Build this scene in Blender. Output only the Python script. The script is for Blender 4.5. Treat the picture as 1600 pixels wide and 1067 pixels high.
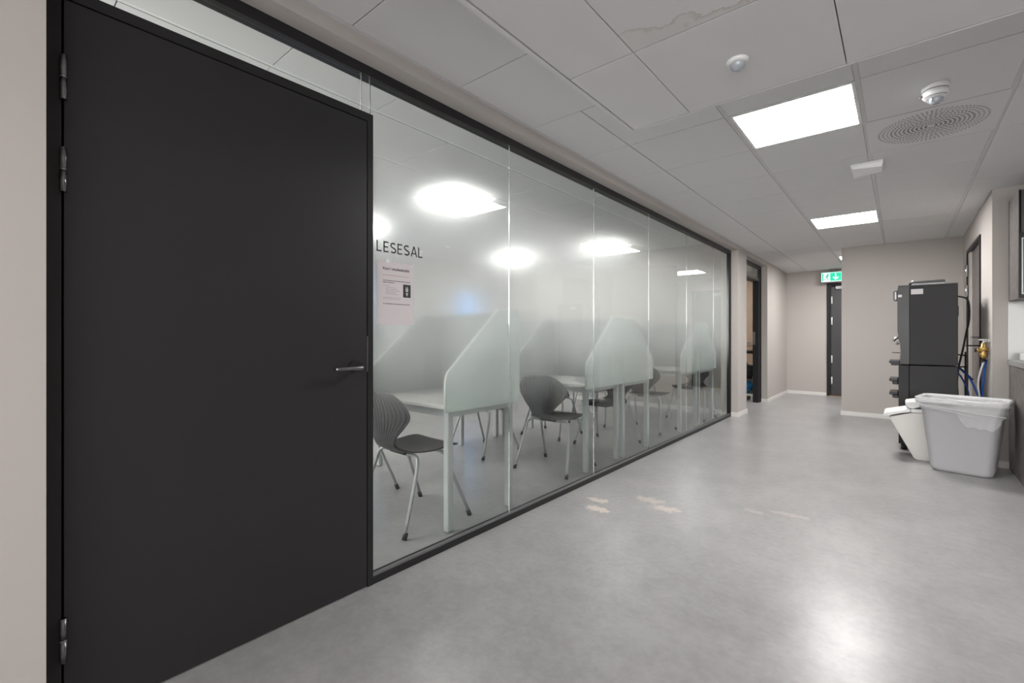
import bpy, bmesh, math, random
from mathutils import Vector, Matrix
random.seed(7)
PI = math.pi
scene = bpy.context.scene
C = scene.collection
for o in list(bpy.data.objects):
    bpy.data.objects.remove(o)

# ------------------------------------------------------------------ camera
CAM_H = 1.104
cam_d = bpy.data.cameras.new('camera')
cam_d.sensor_width = 36.0
cam_d.lens = 720.2 / 1600 * 36.0
cam_d.shift_y = (526.4 - 533.5) / 1600
cam_d.clip_start = 0.02
cam = bpy.data.objects.new('camera', cam_d)
cam.location = (0, 0, CAM_H)
cam.rotation_euler = (PI / 2, 0, math.radians(40.10))
C.objects.link(cam)
scene.camera = cam

# ------------------------------------------------------------------ world and view
w = bpy.data.worlds.new('daylight')
w.use_nodes = True
w.node_tree.nodes['Background'].inputs[0].default_value = (0.25, 0.50, 1.0, 1)
w.node_tree.nodes['Background'].inputs[1].default_value = 0.9
scene.world = w
scene.view_settings.view_transform = 'Standard'
scene.view_settings.look = 'None'
scene.view_settings.exposure = 1.08
scene.view_settings.gamma = 1.0
scene.view_settings.use_curve_mapping = False

PANEL_CORRIDOR = 26.0      # emission of the ceiling panels
PANEL_STUDY = 9.0
DOWNLIGHT = 8.0

# added fill light at a made-up window in the wall behind the camera
al = bpy.data.lights.new('rear_fill_light', 'AREA')
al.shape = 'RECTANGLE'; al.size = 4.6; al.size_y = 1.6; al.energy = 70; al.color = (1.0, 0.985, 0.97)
ao = bpy.data.objects.new('rear_fill_light', al)
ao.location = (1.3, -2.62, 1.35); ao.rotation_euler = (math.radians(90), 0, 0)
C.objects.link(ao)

# added fill light before the reading room's near end wall, with a made-up window
al2 = bpy.data.lights.new('study_fill_light', 'AREA')
al2.shape = 'RECTANGLE'; al2.size = 3.0; al2.size_y = 1.3; al2.energy = 26; al2.color = (1.0, 0.985, 0.97)
ao2 = bpy.data.objects.new('study_fill_light', al2)
ao2.location = (-4.1, -.36, 1.55); ao2.rotation_euler = (math.radians(90), 0, 0)
C.objects.link(ao2)

# main measures (metres)
XW = -1.71      # corridor face of the left wall
XG = -1.827     # glass
CL = 2.361      # corridor ceiling
CR = 2.47       # study room ceiling
XR = 0.60       # right wall
YB = 10.45      # back wall
YP = 8.00       # projecting wall beside the corridor
YK = 5.64       # kitchen wall

# ------------------------------------------------------------------ materials
def mat(name):
    m = bpy.data.materials.new(name)
    m.use_nodes = True
    nt = m.node_tree
    return m, nt, nt.nodes['Principled BSDF'], nt.nodes['Material Output']

def simple(name, col, rough=0.5, metal=0.0, spec=0.5, noise=0.0, nscale=20, bump=0.0, bscale=200, alpha=None, emit=None, trans=0.0):
    m, nt, p, out = mat(name)
    p.inputs['Base Color'].default_value = (*col, 1)
    p.inputs['Roughness'].default_value = rough
    p.inputs['Metallic'].default_value = metal
    p.inputs['Specular IOR Level'].default_value = spec
    if trans: p.inputs['Transmission Weight'].default_value = trans
    tc = nt.nodes.new('ShaderNodeTexCoord')
    if noise:
        n = nt.nodes.new('ShaderNodeTexNoise'); n.inputs['Scale'].default_value = nscale
        n.inputs['Detail'].default_value = 5
        nt.links.new(tc.outputs['Object'], n.inputs['Vector'])
        r = nt.nodes.new('ShaderNodeMapRange')
        r.inputs['From Min'].default_value = 0.3; r.inputs['From Max'].default_value = 0.7
        r.inputs['To Min'].default_value = 1 - noise; r.inputs['To Max'].default_value = 1 + noise
        nt.links.new(n.outputs['Fac'], r.inputs['Value'])
        v = nt.nodes.new('ShaderNodeVectorMath'); v.operation = 'SCALE'
        v.inputs[0].default_value = col
        nt.links.new(r.outputs[0], v.inputs['Scale'])
        nt.links.new(v.outputs[0], p.inputs['Base Color'])
    if bump:
        n = nt.nodes.new('ShaderNodeTexNoise'); n.inputs['Scale'].default_value = bscale
        nt.links.new(tc.outputs['Object'], n.inputs['Vector'])
        b = nt.nodes.new('ShaderNodeBump'); b.inputs['Strength'].default_value = bump
        b.inputs['Distance'].default_value = 0.002
        nt.links.new(n.outputs['Fac'], b.inputs['Height'])
        nt.links.new(b.outputs[0], p.inputs['Normal'])
    if emit:
        p.inputs['Emission Color'].default_value = (*emit[0], 1)
        p.inputs['Emission Strength'].default_value = emit[1]
    return m

def math_node(nt, op, a, b=None, c=None):
    n = nt.nodes.new('ShaderNodeMath'); n.operation = op
    for i, v in enumerate((a, b, c)):
        if v is None: continue
        if isinstance(v, (int, float)): n.inputs[i].default_value = v
        else: nt.links.new(v, n.inputs[i])
    return n.outputs[0]

def floor_material():
    m, nt, p, out = mat('grey_linoleum')
    tc = nt.nodes.new('ShaderNodeTexCoord')
    P = tc.outputs['Object']
    def noise(scale, detail=6, rough=0.6):
        n = nt.nodes.new('ShaderNodeTexNoise')
        n.inputs['Scale'].default_value = scale; n.inputs['Detail'].default_value = detail
        n.inputs['Roughness'].default_value = rough
        nt.links.new(P, n.inputs['Vector']); return n.outputs['Fac']
    a = noise(2.2); b = noise(28, 8, 0.7); c = noise(9)
    f = math_node(nt, 'ADD', math_node(nt, 'MULTIPLY', a, 0.4), math_node(nt, 'MULTIPLY', b, 0.35))
    f = math_node(nt, 'ADD', f, math_node(nt, 'MULTIPLY', c, 0.25))
    ramp = nt.nodes.new('ShaderNodeValToRGB')
    ramp.color_ramp.elements[0].position = 0.42; ramp.color_ramp.elements[0].color = (0.292, 0.288, 0.290, 1)
    ramp.color_ramp.elements[1].position = 0.58; ramp.color_ramp.elements[1].color = (0.365, 0.360, 0.362, 1)
    nt.links.new(f, ramp.inputs[0])
    # pale worn repair patches, each with a ragged outline of its own
    sep = nt.nodes.new('ShaderNodeSeparateXYZ'); nt.links.new(P, sep.inputs[0])
    ragged = noise(22, 6, 0.75)
    total = None
    for (x, y, rx, ry, amt) in ((-1.555, 2.76, .075, .035, 0.9), (-1.49, 2.62, .085, .045, 1.0), (-1.30, 2.99, .09, .05, .65),
                                (-1.15, 2.90, .085, .05, .75), (-0.70, 3.22, .06, .03, .35), (-0.52, 3.30, .09, .035, .38)):
        dx = math_node(nt, 'DIVIDE', math_node(nt, 'SUBTRACT', sep.outputs[0], x), rx)
        dy = math_node(nt, 'DIVIDE', math_node(nt, 'SUBTRACT', sep.outputs[1], y), ry)
        d = math_node(nt, 'SQRT', math_node(nt, 'ADD', math_node(nt, 'MULTIPLY', dx, dx), math_node(nt, 'MULTIPLY', dy, dy)))
        d = math_node(nt, 'ADD', d, math_node(nt, 'MULTIPLY', math_node(nt, 'SUBTRACT', ragged, 0.5), 4.0))
        r = nt.nodes.new('ShaderNodeMapRange')
        r.inputs['From Min'].default_value = 1.1; r.inputs['From Max'].default_value = 0.7
        r.inputs['To Min'].default_value = 0; r.inputs['To Max'].default_value = amt
        nt.links.new(d, r.inputs['Value'])
        total = r.outputs[0] if total is None else math_node(nt, 'MAXIMUM', total, r.outputs[0])
    mix = nt.nodes.new('ShaderNodeMix'); mix.data_type = 'RGBA'
    nt.links.new(total, mix.inputs['Factor'])
    nt.links.new(ramp.outputs[0], mix.inputs['A'])
    mix.inputs['B'].default_value = (0.62, 0.55, 0.49, 1)
    nt.links.new(mix.outputs['Result'], p.inputs['Base Color'])
    p.inputs['Roughness'].default_value = 0.29
    p.inputs['Specular IOR Level'].default_value = 0.5
    return m

def ceiling_material(stain=False):
    m, nt, p, out = mat('ceiling_tile_stained' if stain else 'ceiling_tile')
    tc = nt.nodes.new('ShaderNodeTexCoord'); P = tc.outputs['Object']
    base = (0.70, 0.69, 0.69, 1)
    p.inputs['Base Color'].default_value = base
    p.inputs['Roughness'].default_value = 0.95
    n = nt.nodes.new('ShaderNodeTexNoise'); n.inputs['Scale'].default_value = 260
    nt.links.new(P, n.inputs['Vector'])
    b = nt.nodes.new('ShaderNodeBump'); b.inputs['Strength'].default_value = 0.15; b.inputs['Distance'].default_value = 0.001
    nt.links.new(n.outputs['Fac'], b.inputs['Height']); nt.links.new(b.outputs[0], p.inputs['Normal'])
    if stain:
        sep = nt.nodes.new('ShaderNodeSeparateXYZ'); nt.links.new(P, sep.inputs[0])
        n2 = nt.nodes.new('ShaderNodeTexNoise'); n2.inputs['Scale'].default_value = 11; n2.inputs['Detail'].default_value = 5
        nt.links.new(P, n2.inputs['Vector'])
        # signed distance from the stain's wavy upper edge
        e = math_node(nt, 'MULTIPLY', math_node(nt, 'ADD', sep.outputs[0], 0.76), 0.30)
        e = math_node(nt, 'ADD', e, 1.475)
        d = math_node(nt, 'SUBTRACT', sep.outputs[1], e)
        d = math_node(nt, 'ADD', d, math_node(nt, 'MULTIPLY', math_node(nt, 'SUBTRACT', n2.outputs['Fac'], 0.45), 0.28))
        inside = math_node(nt, 'GREATER_THAN', d, 0.0)
        tile = math_node(nt, 'MULTIPLY', math_node(nt, 'LESS_THAN', sep.outputs[1], 1.595), math_node(nt, 'GREATER_THAN', sep.outputs[0], -0.7585))
        tile = math_node(nt, 'MULTIPLY', tile, math_node(nt, 'LESS_THAN', sep.outputs[0], -0.28))
        rim = nt.nodes.new('ShaderNodeMapRange')
        rim.inputs['From Min'].default_value = 0.0; rim.inputs['From Max'].default_value = 0.03
        rim.inputs['To Min'].default_value = 0.50; rim.inputs['To Max'].default_value = 0.10
        nt.links.new(d, rim.inputs['Value'])
        fac = math_node(nt, 'MULTIPLY', math_node(nt, 'MULTIPLY', inside, tile), rim.outputs[0])
        mix = nt.nodes.new('ShaderNodeMix'); mix.data_type = 'RGBA'
        nt.links.new(fac, mix.inputs['Factor'])
        mix.inputs['A'].default_value = base; mix.inputs['B'].default_value = (0.40, 0.33, 0.24, 1)
        nt.links.new(mix.outputs['Result'], p.inputs['Base Color'])
    return m

def glass_material(name, tint=(0.97, 0.99, 0.98)):
    m, nt, p, out = mat(name)
    nt.nodes.remove(p)
    g = nt.nodes.new('ShaderNodeBsdfGlass'); g.inputs['IOR'].default_value = 1.45
    g.inputs['Roughness'].default_value = 0.0; g.inputs['Color'].default_value = (*tint, 1)
    nt.links.new(g.outputs[0], out.inputs['Surface'])
    return m

def printed_glass_material():
    """Corridor-side face of the pane: clear, with the sparse white print of the film in the same band."""
    m, nt, p, out = mat('printed_glass')
    nt.nodes.remove(p)
    geo = nt.nodes.new('ShaderNodeNewGeometry')
    sep = nt.nodes.new('ShaderNodeSeparateXYZ'); nt.links.new(geo.outputs['Position'], sep.inputs[0])
    up = nt.nodes.new('ShaderNodeMapRange'); up.interpolation_type = 'SMOOTHSTEP'
    up.inputs['From Min'].default_value = 0.60; up.inputs['From Max'].default_value = 1.15
    dn = nt.nodes.new('ShaderNodeMapRange'); dn.interpolation_type = 'SMOOTHSTEP'
    dn.inputs['From Min'].default_value = 2.12; dn.inputs['From Max'].default_value = 1.62
    for r in (up, dn): nt.links.new(sep.outputs[2], r.inputs['Value'])
    f = math_node(nt, 'MULTIPLY', math_node(nt, 'MULTIPLY', up.outputs[0], dn.outputs[0]), 0.26)
    g = nt.nodes.new('ShaderNodeBsdfGlass'); g.inputs['IOR'].default_value = 1.45
    g.inputs['Roughness'].default_value = 0.0; g.inputs['Color'].default_value = (0.97, 0.99, 0.98, 1)
    d = nt.nodes.new('ShaderNodeBsdfDiffuse'); d.inputs['Color'].default_value = (0.80, 0.83, 0.82, 1)
    b = nt.nodes.new('ShaderNodeMixShader')
    nt.links.new(f, b.inputs[0]); nt.links.new(g.outputs[0], b.inputs[1]); nt.links.new(d.outputs[0], b.inputs[2])
    nt.links.new(b.outputs[0], out.inputs['Surface'])
    return m

def film_glass_material():
    """Room-side face of the pane: printed frosted film that fades out above and below."""
    m, nt, p, out = mat('frosted_film')
    nt.nodes.remove(p)
    geo = nt.nodes.new('ShaderNodeNewGeometry')
    sep = nt.nodes.new('ShaderNodeSeparateXYZ'); nt.links.new(geo.outputs['Position'], sep.inputs[0])
    up = nt.nodes.new('ShaderNodeMapRange'); up.interpolation_type = 'SMOOTHSTEP'
    up.inputs['From Min'].default_value = 0.60; up.inputs['From Max'].default_value = 1.15
    dn = nt.nodes.new('ShaderNodeMapRange'); dn.interpolation_type = 'SMOOTHSTEP'
    dn.inputs['From Min'].default_value = 2.12; dn.inputs['From Max'].default_value = 1.62
    for r in (up, dn): nt.links.new(sep.outputs[2], r.inputs['Value'])
    f = math_node(nt, 'MULTIPLY', up.outputs[0], dn.outputs[0])
    clear = nt.nodes.new('ShaderNodeBsdfGlass'); clear.inputs['IOR'].default_value = 1.45
    clear.inputs['Roughness'].default_value = 0.0; clear.inputs['Color'].default_value = (0.96, 0.985, 0.975, 1)
    frost = nt.nodes.new('ShaderNodeBsdfGlass'); frost.inputs['IOR'].default_value = 1.45
    frost.inputs['Roughness'].default_value = 0.25; frost.inputs['Color'].default_value = (0.93, 0.955, 0.95, 1)
    milk = nt.nodes.new('ShaderNodeBsdfTranslucent'); milk.inputs['Color'].default_value = (0.86, 0.90, 0.89, 1)
    a = nt.nodes.new('ShaderNodeMixShader'); a.inputs[0].default_value = 0.20
    soft = nt.nodes.new('ShaderNodeMixShader'); soft.inputs[0].default_value = 0.90
    nt.links.new(clear.outputs[0], soft.inputs[1]); nt.links.new(frost.outputs[0], soft.inputs[2])
    nt.links.new(soft.outputs[0], a.inputs[1]); nt.links.new(milk.outputs[0], a.inputs[2])
    b = nt.nodes.new('ShaderNodeMixShader')
    nt.links.new(f, b.inputs[0]); nt.links.new(clear.outputs[0], b.inputs[1]); nt.links.new(a.outputs[0], b.inputs[2])
    nt.links.new(b.outputs[0], out.inputs['Surface'])
    return m

M = dict(
    wall=simple('wall_paint', (0.50, 0.465, 0.44), 0.75, bump=0.08, bscale=300),
    white=simple('white_paint', (0.78, 0.78, 0.77), 0.45),
    base=simple('white_skirting', (0.78, 0.76, 0.74), 0.4),
    floor=floor_material(),
    tile=ceiling_material(), tile_stain=ceiling_material(True),
    gap=simple('ceiling_shadow_gap', (0.10, 0.10, 0.10), 0.9),
    tbar=simple('ceiling_grid_metal', (0.60, 0.59, 0.60), 0.5),
    door=simple('black_door_laminate', (0.021, 0.020, 0.022), 0.42, spec=0.45, bump=0.15, bscale=500),
    frame=simple('black_frame_metal', (0.020, 0.019, 0.020), 0.42, spec=0.3),
    darkgap=simple('rubber_gasket', (0.006, 0.006, 0.006), 0.6),
    greybead=simple('grey_glazing_bead', (0.16, 0.16, 0.165), 0.35),
    steel=simple('brushed_steel', (0.55, 0.55, 0.56), 0.28, metal=1.0),
    darksteel=simple('dark_steel', (0.24, 0.24, 0.25), 0.28, metal=1.0),
    glass=glass_material('clear_glass'), film=film_glass_material(), printed=printed_glass_material(),
    joint=simple('silicone_joint', (0.50, 0.55, 0.54), 0.25),
    shell=simple('charcoal_moulded_shell', (0.034, 0.035, 0.038), 0.36, spec=0.45),
    leg=simple('grey_lacquered_steel', (0.47, 0.48, 0.49), 0.35, metal=0.35),
    foot=simple('black_plastic_foot', (0.03, 0.03, 0.03), 0.5),
    desk=simple('light_grey_laminate', (0.60, 0.58, 0.56), 0.35),
    deskleg=simple('grey_desk_steel', (0.58, 0.60, 0.61), 0.4),
    panel=simple('pale_green_grey_panel', (0.77, 0.82, 0.80), 0.7, bump=0.1, bscale=400),
    panelgrey=simple('grey_carrel_panel', (0.27, 0.29, 0.285), 0.75),
    edge=simple('panel_edge_trim', (0.80, 0.83, 0.81), 0.45),
    machine=simple('charcoal_machine_case', (0.034, 0.033, 0.035), 0.55, spec=0.35, bump=0.1, bscale=600),
    machine2=simple('black_machine_front', (0.022, 0.022, 0.024), 0.3),
    label=simple('white_sticker', (0.75, 0.73, 0.73), 0.5),
    bin=simple('translucent_grey_bin_plastic', (0.50, 0.50, 0.52), 0.38, bump=0.04),
    binrim=simple('pale_bin_rim', (0.66, 0.66, 0.67), 0.35),
    bin2=simple('white_bin_plastic', (0.74, 0.72, 0.69), 0.4),
    lid=simple('white_lid_plastic', (0.82, 0.82, 0.82), 0.3),
    cab=simple('dark_wood_laminate', (0.165, 0.145, 0.14), 0.5, noise=0.25, nscale=14),
    cabfront=simple('dark_cabinet_front', (0.045, 0.035, 0.038), 0.35),
    worktop=simple('grey_stone_worktop', (0.30, 0.30, 0.30), 0.3, noise=0.15, nscale=60),
    splash=simple('backsplash_glass', (0.58, 0.58, 0.56), 0.12),
    brass=simple('brass', (0.60, 0.40, 0.14), 0.35, metal=1.0),
    blue=simple('blue_hose_plastic', (0.02, 0.09, 0.42), 0.35),
    cable=simple('black_cable_rubber', (0.012, 0.012, 0.012), 0.5),
    whitehose=simple('white_hose_plastic', (0.75, 0.75, 0.75), 0.4),
    plastic=simple('white_device_plastic', (0.80, 0.80, 0.80), 0.35),
    lens=simple('sensor_lens_plastic', (0.40, 0.43, 0.47), 0.12, spec=0.8),
    vent=simple('vent_plate', (0.70, 0.69, 0.69), 0.5),
    ventdark=simple('vent_cavity', (0.06, 0.06, 0.06), 0.8),
    paper=simple('paper', (0.62, 0.58, 0.59), 0.8),
    ink=simple('black_ink', (0.02, 0.02, 0.022), 0.6),
    greyink=simple('grey_ink', (0.22, 0.21, 0.22), 0.7),
    redink=simple('red_ink', (0.50, 0.20, 0.22), 0.7),
    skinprint=simple('grey_photo_tone', (0.45, 0.43, 0.42), 0.7),
    wood=simple('pale_birch_board', (0.62, 0.47, 0.35), 0.5, noise=0.06, nscale=6),
    oak=simple('oak_threshold', (0.40, 0.24, 0.12), 0.5),
    bag=simple('black_bag_fabric', (0.012, 0.012, 0.015), 0.8),
    bluebag=simple('blue_bag_fabric', (0.01, 0.16, 0.36), 0.6),
    panellight=simple('light_panel_diffuser', (0.9, 0.9, 0.9), 0.5, emit=((1.0, 0.98, 0.955), PANEL_CORRIDOR)),
    panelroom=simple('light_panel_diffuser_study', (0.9, 0.9, 0.9), 0.5, emit=((1.0, 0.97, 0.93), PANEL_STUDY)),
    spot=simple('downlight_lens', (0.9, 0.9, 0.9), 0.5, emit=((1.0, 0.95, 0.88), DOWNLIGHT)),
    signgreen=simple('exit_sign_green', (0.0, 0.25, 0.14), 0.4, emit=((0.0, 0.42, 0.25), 0.75)),
    signwhite=simple('exit_sign_white', (0.8, 0.9, 0.85), 0.4, emit=((0.55, 1.0, 0.82), 0.42)),
    signdark=simple('exit_sign_figure', (0.0, 0.14, 0.10), 0.4, emit=((0.0, 0.20, 0.16), 0.6)),
    signcase=simple('exit_sign_case', (0.25, 0.25, 0.26), 0.4),
    added_cover=simple('added_cover_white', (0.7, 0.7, 0.7), 0.8),  # plain white for the covers of the added windows
)

# ------------------------------------------------------------------ mesh helpers
def box(bm, x0, x1, y0, y1, z0, z1, bevel=0.0, rot=None):
    r = bmesh.ops.create_cube(bm, size=1)
    vs = r['verts']
    sx, sy, sz = x1 - x0, y1 - y0, z1 - z0
    for v in vs:
        v.co = Vector((v.co.x * sx + (x0 + x1) / 2, v.co.y * sy + (y0 + y1) / 2, v.co.z * sz + (z0 + z1) / 2))
    if bevel:
        es = list({e for v in vs for e in v.link_edges})
        r2 = bmesh.ops.bevel(bm, geom=es, offset=bevel, segments=2, profile=0.5, affect='EDGES')
        vs = list({v for f in r2['faces'] for v in f.verts} | {v for v in vs if v.is_valid})
    if rot is not None:
        for v in vs: v.co = rot @ v.co
    return vs

def B(*boxes, bevel=0.0):
    bm = bmesh.new()
    for b in boxes: box(bm, *b, bevel=bevel)
    return bm

def tube(bm, pts, r, n=10, caps=True):
    pts = [Vector(p) for p in pts]
    rs = r if isinstance(r, (list, tuple)) else [r] * len(pts)
    rings = []
    t0 = (pts[1] - pts[0]).normalized()
    up = Vector((0, 0, 1)) if abs(t0.z) < 0.9 else Vector((1, 0, 0))
    nrm = t0.cross(up).normalized()
    for i, p in enumerate(pts):
        if i == 0: t = t0
        elif i == len(pts) - 1: t = (pts[i] - pts[i - 1]).normalized()
        else: t = ((pts[i + 1] - p).normalized() + (p - pts[i - 1]).normalized()).normalized()
        nrm = (nrm - t * nrm.dot(t)).normalized()
        bi = t.cross(nrm)
        rings.append([bm.verts.new(p + (nrm * math.cos(a) + bi * math.sin(a)) * rs[i]) for a in [2 * PI * k / n for k in range(n)]])
    for a, b in zip(rings, rings[1:]):
        for k in range(n):
            f = bm.faces.new((a[k], a[(k + 1) % n], b[(k + 1) % n], b[k])); f.smooth = True
    if caps:
        bm.faces.new(rings[0][::-1]); bm.faces.new(rings[-1])

def smooth_path(pts, n=6):
    pts = [Vector(p) for p in pts]
    out = []
    P = [pts[0] * 2 - pts[1]] + pts + [pts[-1] * 2 - pts[-2]]
    for i in range(1, len(P) - 2):
        for k in range(n):
            t = k / n
            a, b, c, d = P[i - 1], P[i], P[i + 1], P[i + 2]
            out.append(0.5 * ((2 * b) + (c - a) * t + (2 * a - 5 * b + 4 * c - d) * t * t + (3 * b - a - 3 * c + d) * t ** 3))
    out.append(pts[-1])
    return out

def lathe(bm, prof, n=32, center=(0, 0, 0)):
    cx, cy, cz = center
    rings = []
    for r, z in prof:
        if r < 1e-6: rings.append([bm.verts.new((cx, cy, cz + z))])
        else: rings.append([bm.verts.new((cx + r * math.cos(2 * PI * k / n), cy + r * math.sin(2 * PI * k / n), cz + z)) for k in range(n)])
    for a, b in zip(rings, rings[1:]):
        for k in range(n):
            va = (a[k], a[(k + 1) % n]) if len(a) > 1 else (a[0],)
            vb = (b[(k + 1) % n], b[k]) if len(b) > 1 else (b[0],)
            f = bm.faces.new(va + vb); f.smooth = True

def prism(bm, poly, axis, a, b):
    """poly: list of 2D points; axis 'x': (y,z), 'y': (x,z), 'z': (x,y)."""
    def p3(p, t):
        return {'x': (t, p[0], p[1]), 'y': (p[0], t, p[1]), 'z': (p[0], p[1], t)}[axis]
    A = [bm.verts.new(p3(p, a)) for p in poly]; Bv = [bm.verts.new(p3(p, b)) for p in poly]
    n = len(poly)
    bm.faces.new(A); bm.faces.new(Bv[::-1])
    for i in range(n):
        bm.faces.new((A[i], Bv[i], Bv[(i + 1) % n], A[(i + 1) % n]))

def obj(name, bm, m, parent=None, loc=None, recalc=True):
    if recalc: bmesh.ops.recalc_face_normals(bm, faces=bm.faces[:])
    me = bpy.data.meshes.new(name)
    bm.to_mesh(me); bm.free()
    for mm in (m if isinstance(m, (list, tuple)) else [m]): me.materials.append(mm)
    o = bpy.data.objects.new(name, me); C.objects.link(o)
    if parent: o.parent = parent
    if loc: o.location = loc
    return o

def tag(o, label, cat, group=None, kind=None):
    o['label'] = label; o['category'] = cat
    if group: o['group'] = group
    if kind: o['kind'] = kind
    return o

def thing(name, label, cat, loc=(0, 0, 0), rotz=0.0, group=None):
    o = bpy.data.objects.new(name, None); C.objects.link(o)
    o.location = loc; o.rotation_euler = (0, 0, rotz); o.empty_display_size = 0.1
    return tag(o, label, cat, group)

def struct(name, bm, m, label=None, cat=None, parent=None):
    o = obj(name, bm, m, parent)
    if not parent:
        o['kind'] = 'structure'
        if label: o['label'] = label; o['category'] = cat
    return o

def struct_root(name, label, cat, loc=(0, 0, 0)):
    o = bpy.data.objects.new(name, None); C.objects.link(o); o.location = loc
    o['kind'] = 'structure'; o['label'] = label; o['category'] = cat
    return o

def dup(root, loc, rotz, label, group=None):
    def cp(o, par):
        c = o.copy(); C.objects.link(c)
        if par: c.parent = par
        for ch in [x for x in bpy.data.objects if x.parent == o and x != c]: cp(ch, c)
        return c
    r = cp(root, None); r.location = loc; r.rotation_euler = (0, 0, rotz); r['label'] = label
    if group: r['group'] = group
    return r

# ------------------------------------------------------------------ the shell of the place
struct('floor', B((-6.5, 4.4, -2.7, 10.7, -0.1, 0)), M['floor'], 'grey mottled glossy linoleum floor with a few worn pale patches', 'floor')

Y_DOOR0, Y_DOOR1 = 0.1376, 1.173
Y_GL1 = 6.864
Y_D2A, Y_D2B = 7.331, 8.705
XI = -1.93      # inner face of the left wall
struct('wall_left', B(
    (XI, XW, -2.6, Y_DOOR0, 0, 2.6),
    (XI, XW, Y_DOOR0, Y_GL1, 2.302, 2.6),
    (XI, XW, Y_GL1, Y_D2A, 0, 2.6),
    (XI, XW, Y_D2A, Y_D2B, 2.295, 2.6),
    (XI, XW, Y_D2B, 10.6, 0, 2.6)), M['wall'], 'warm grey painted left corridor wall around the glass front', 'wall')
struct('wall_back', B((XW, -1.054, YB, YB + .1, 0, 2.6), (-1.054, -.1, YB, YB + .1, 2.108, 2.6), (-.1, 1.8, YB, YB + .1, 0, 2.6)), M['wall'],
       'warm grey wall at the end of the corridor', 'wall')
struct('wall_corner', B((-0.635, XR + .2, YP, YP + .12, 0, 2.6)), M['wall'],
       'warm grey projecting wall behind the black coffee machine', 'wall')
struct('wall_right', B((XR, XR + .12, 7.503, YP, 0, 2.6), (XR, XR + .12, YK, 6.342, 0, 2.6), (XR, XR + .12, 6.342, 7.503, 2.10, 2.6),
                       (1.7, 1.8, YK, YB, 0, 2.6)), M['wall'], 'warm grey wall with the dark door beside the coffee machine', 'wall')
struct('wall_kitchen', B((XR + .12, 4.3, YK, YK + .12, 0, 2.6)), M['wall'], 'warm grey wall behind the kitchen cabinets', 'wall')
struct('wall_rear', B((XI, -1.0, -2.6, -2.5, 0, 2.6), (3.6, 4.3, -2.6, -2.5, 0, 2.6), (-1.0, 3.6, -2.6, -2.5, 0, .55), (-1.0, 3.6, -2.6, -2.5, 2.15, 2.6), (4.2, 4.3, -2.5, YK, 0, 2.6)), M['wall'], 'warm grey walls behind the camera', 'wall')
# study room walls
WX = -6.2
W1 = (2.45, 4.02, .90, 2.20); W2 = (5.80, 6.45, .90, 1.98)
struct('wall_window', B((WX - .2, WX, -.5, W1[0], 0, 2.6), (WX - .2, WX, W1[1], W2[0], 0, 2.6), (WX - .2, WX, W2[1], 7.1, 0, 2.6),
                        (WX - .2, WX, W1[0], W1[1], 0, W1[2]), (WX - .2, WX, W1[0], W1[1], W1[3], 2.6),
                        (WX - .2, WX, W2[0], W2[1], 0, W2[2]), (WX - .2, WX, W2[0], W2[1], W2[3], 2.6)), M['wall'],
       'window wall of the reading room behind the frosted glass', 'wall')
struct('wall_study', B((WX, XI, 7.0, 7.1, 0, 2.6), (WX, XI, -.5, -.4, 0, 2.6)), M['wall'], 'end walls of the reading room', 'wall')
struct('wall_store', B((-3.9, -3.8, 7.1, 10.6, 0, 2.6), (-3.8, XI, 9.7, 9.8, 0, 2.6)), M['wall'], 'walls of the small room behind the open door', 'wall')

# skirting boards
def skirting(name, segs, label):
    struct(name, B(*[s + (0.0, 0.06) for s in segs], bevel=0.002), M['base'], label, 'skirting board')
t_ = 0.012
skirting('baseboard_left', [(XW, XW + t_, Y_GL1 - t_, Y_D2A + t_), (-1.80, XW, Y_GL1 - t_, Y_GL1), (-1.80, XW, Y_D2A, Y_D2A + t_),
                            (XW, XW + t_, Y_D2B - t_, YB), (-1.80, XW, Y_D2B - t_, Y_D2B)], 'white skirting along the left wall')
skirting('baseboard_back', [(XW + t_, -1.06, YB - t_, YB)], 'white skirting at the end of the corridor')
skirting('baseboard_corner', [(-0.635 - t_, XR, YP - t_, YP), (-0.635 - t_, -0.635, YP, YP + .12)], 'white skirting around the projecting wall')
skirting('baseboard_right', [(XR - t_, XR, YK - t_, 6.342), (XR - t_, XR, 7.503, YP - t_), (XR, .70, YK - t_, YK)], 'white skirting at the right wall')
skirting('baseboard_study', [(WX, XI, 7.0 - t_, 7.0), (WX, WX + t_, -.4, 7.0 - t_)], 'white skirting in the reading room')

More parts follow.
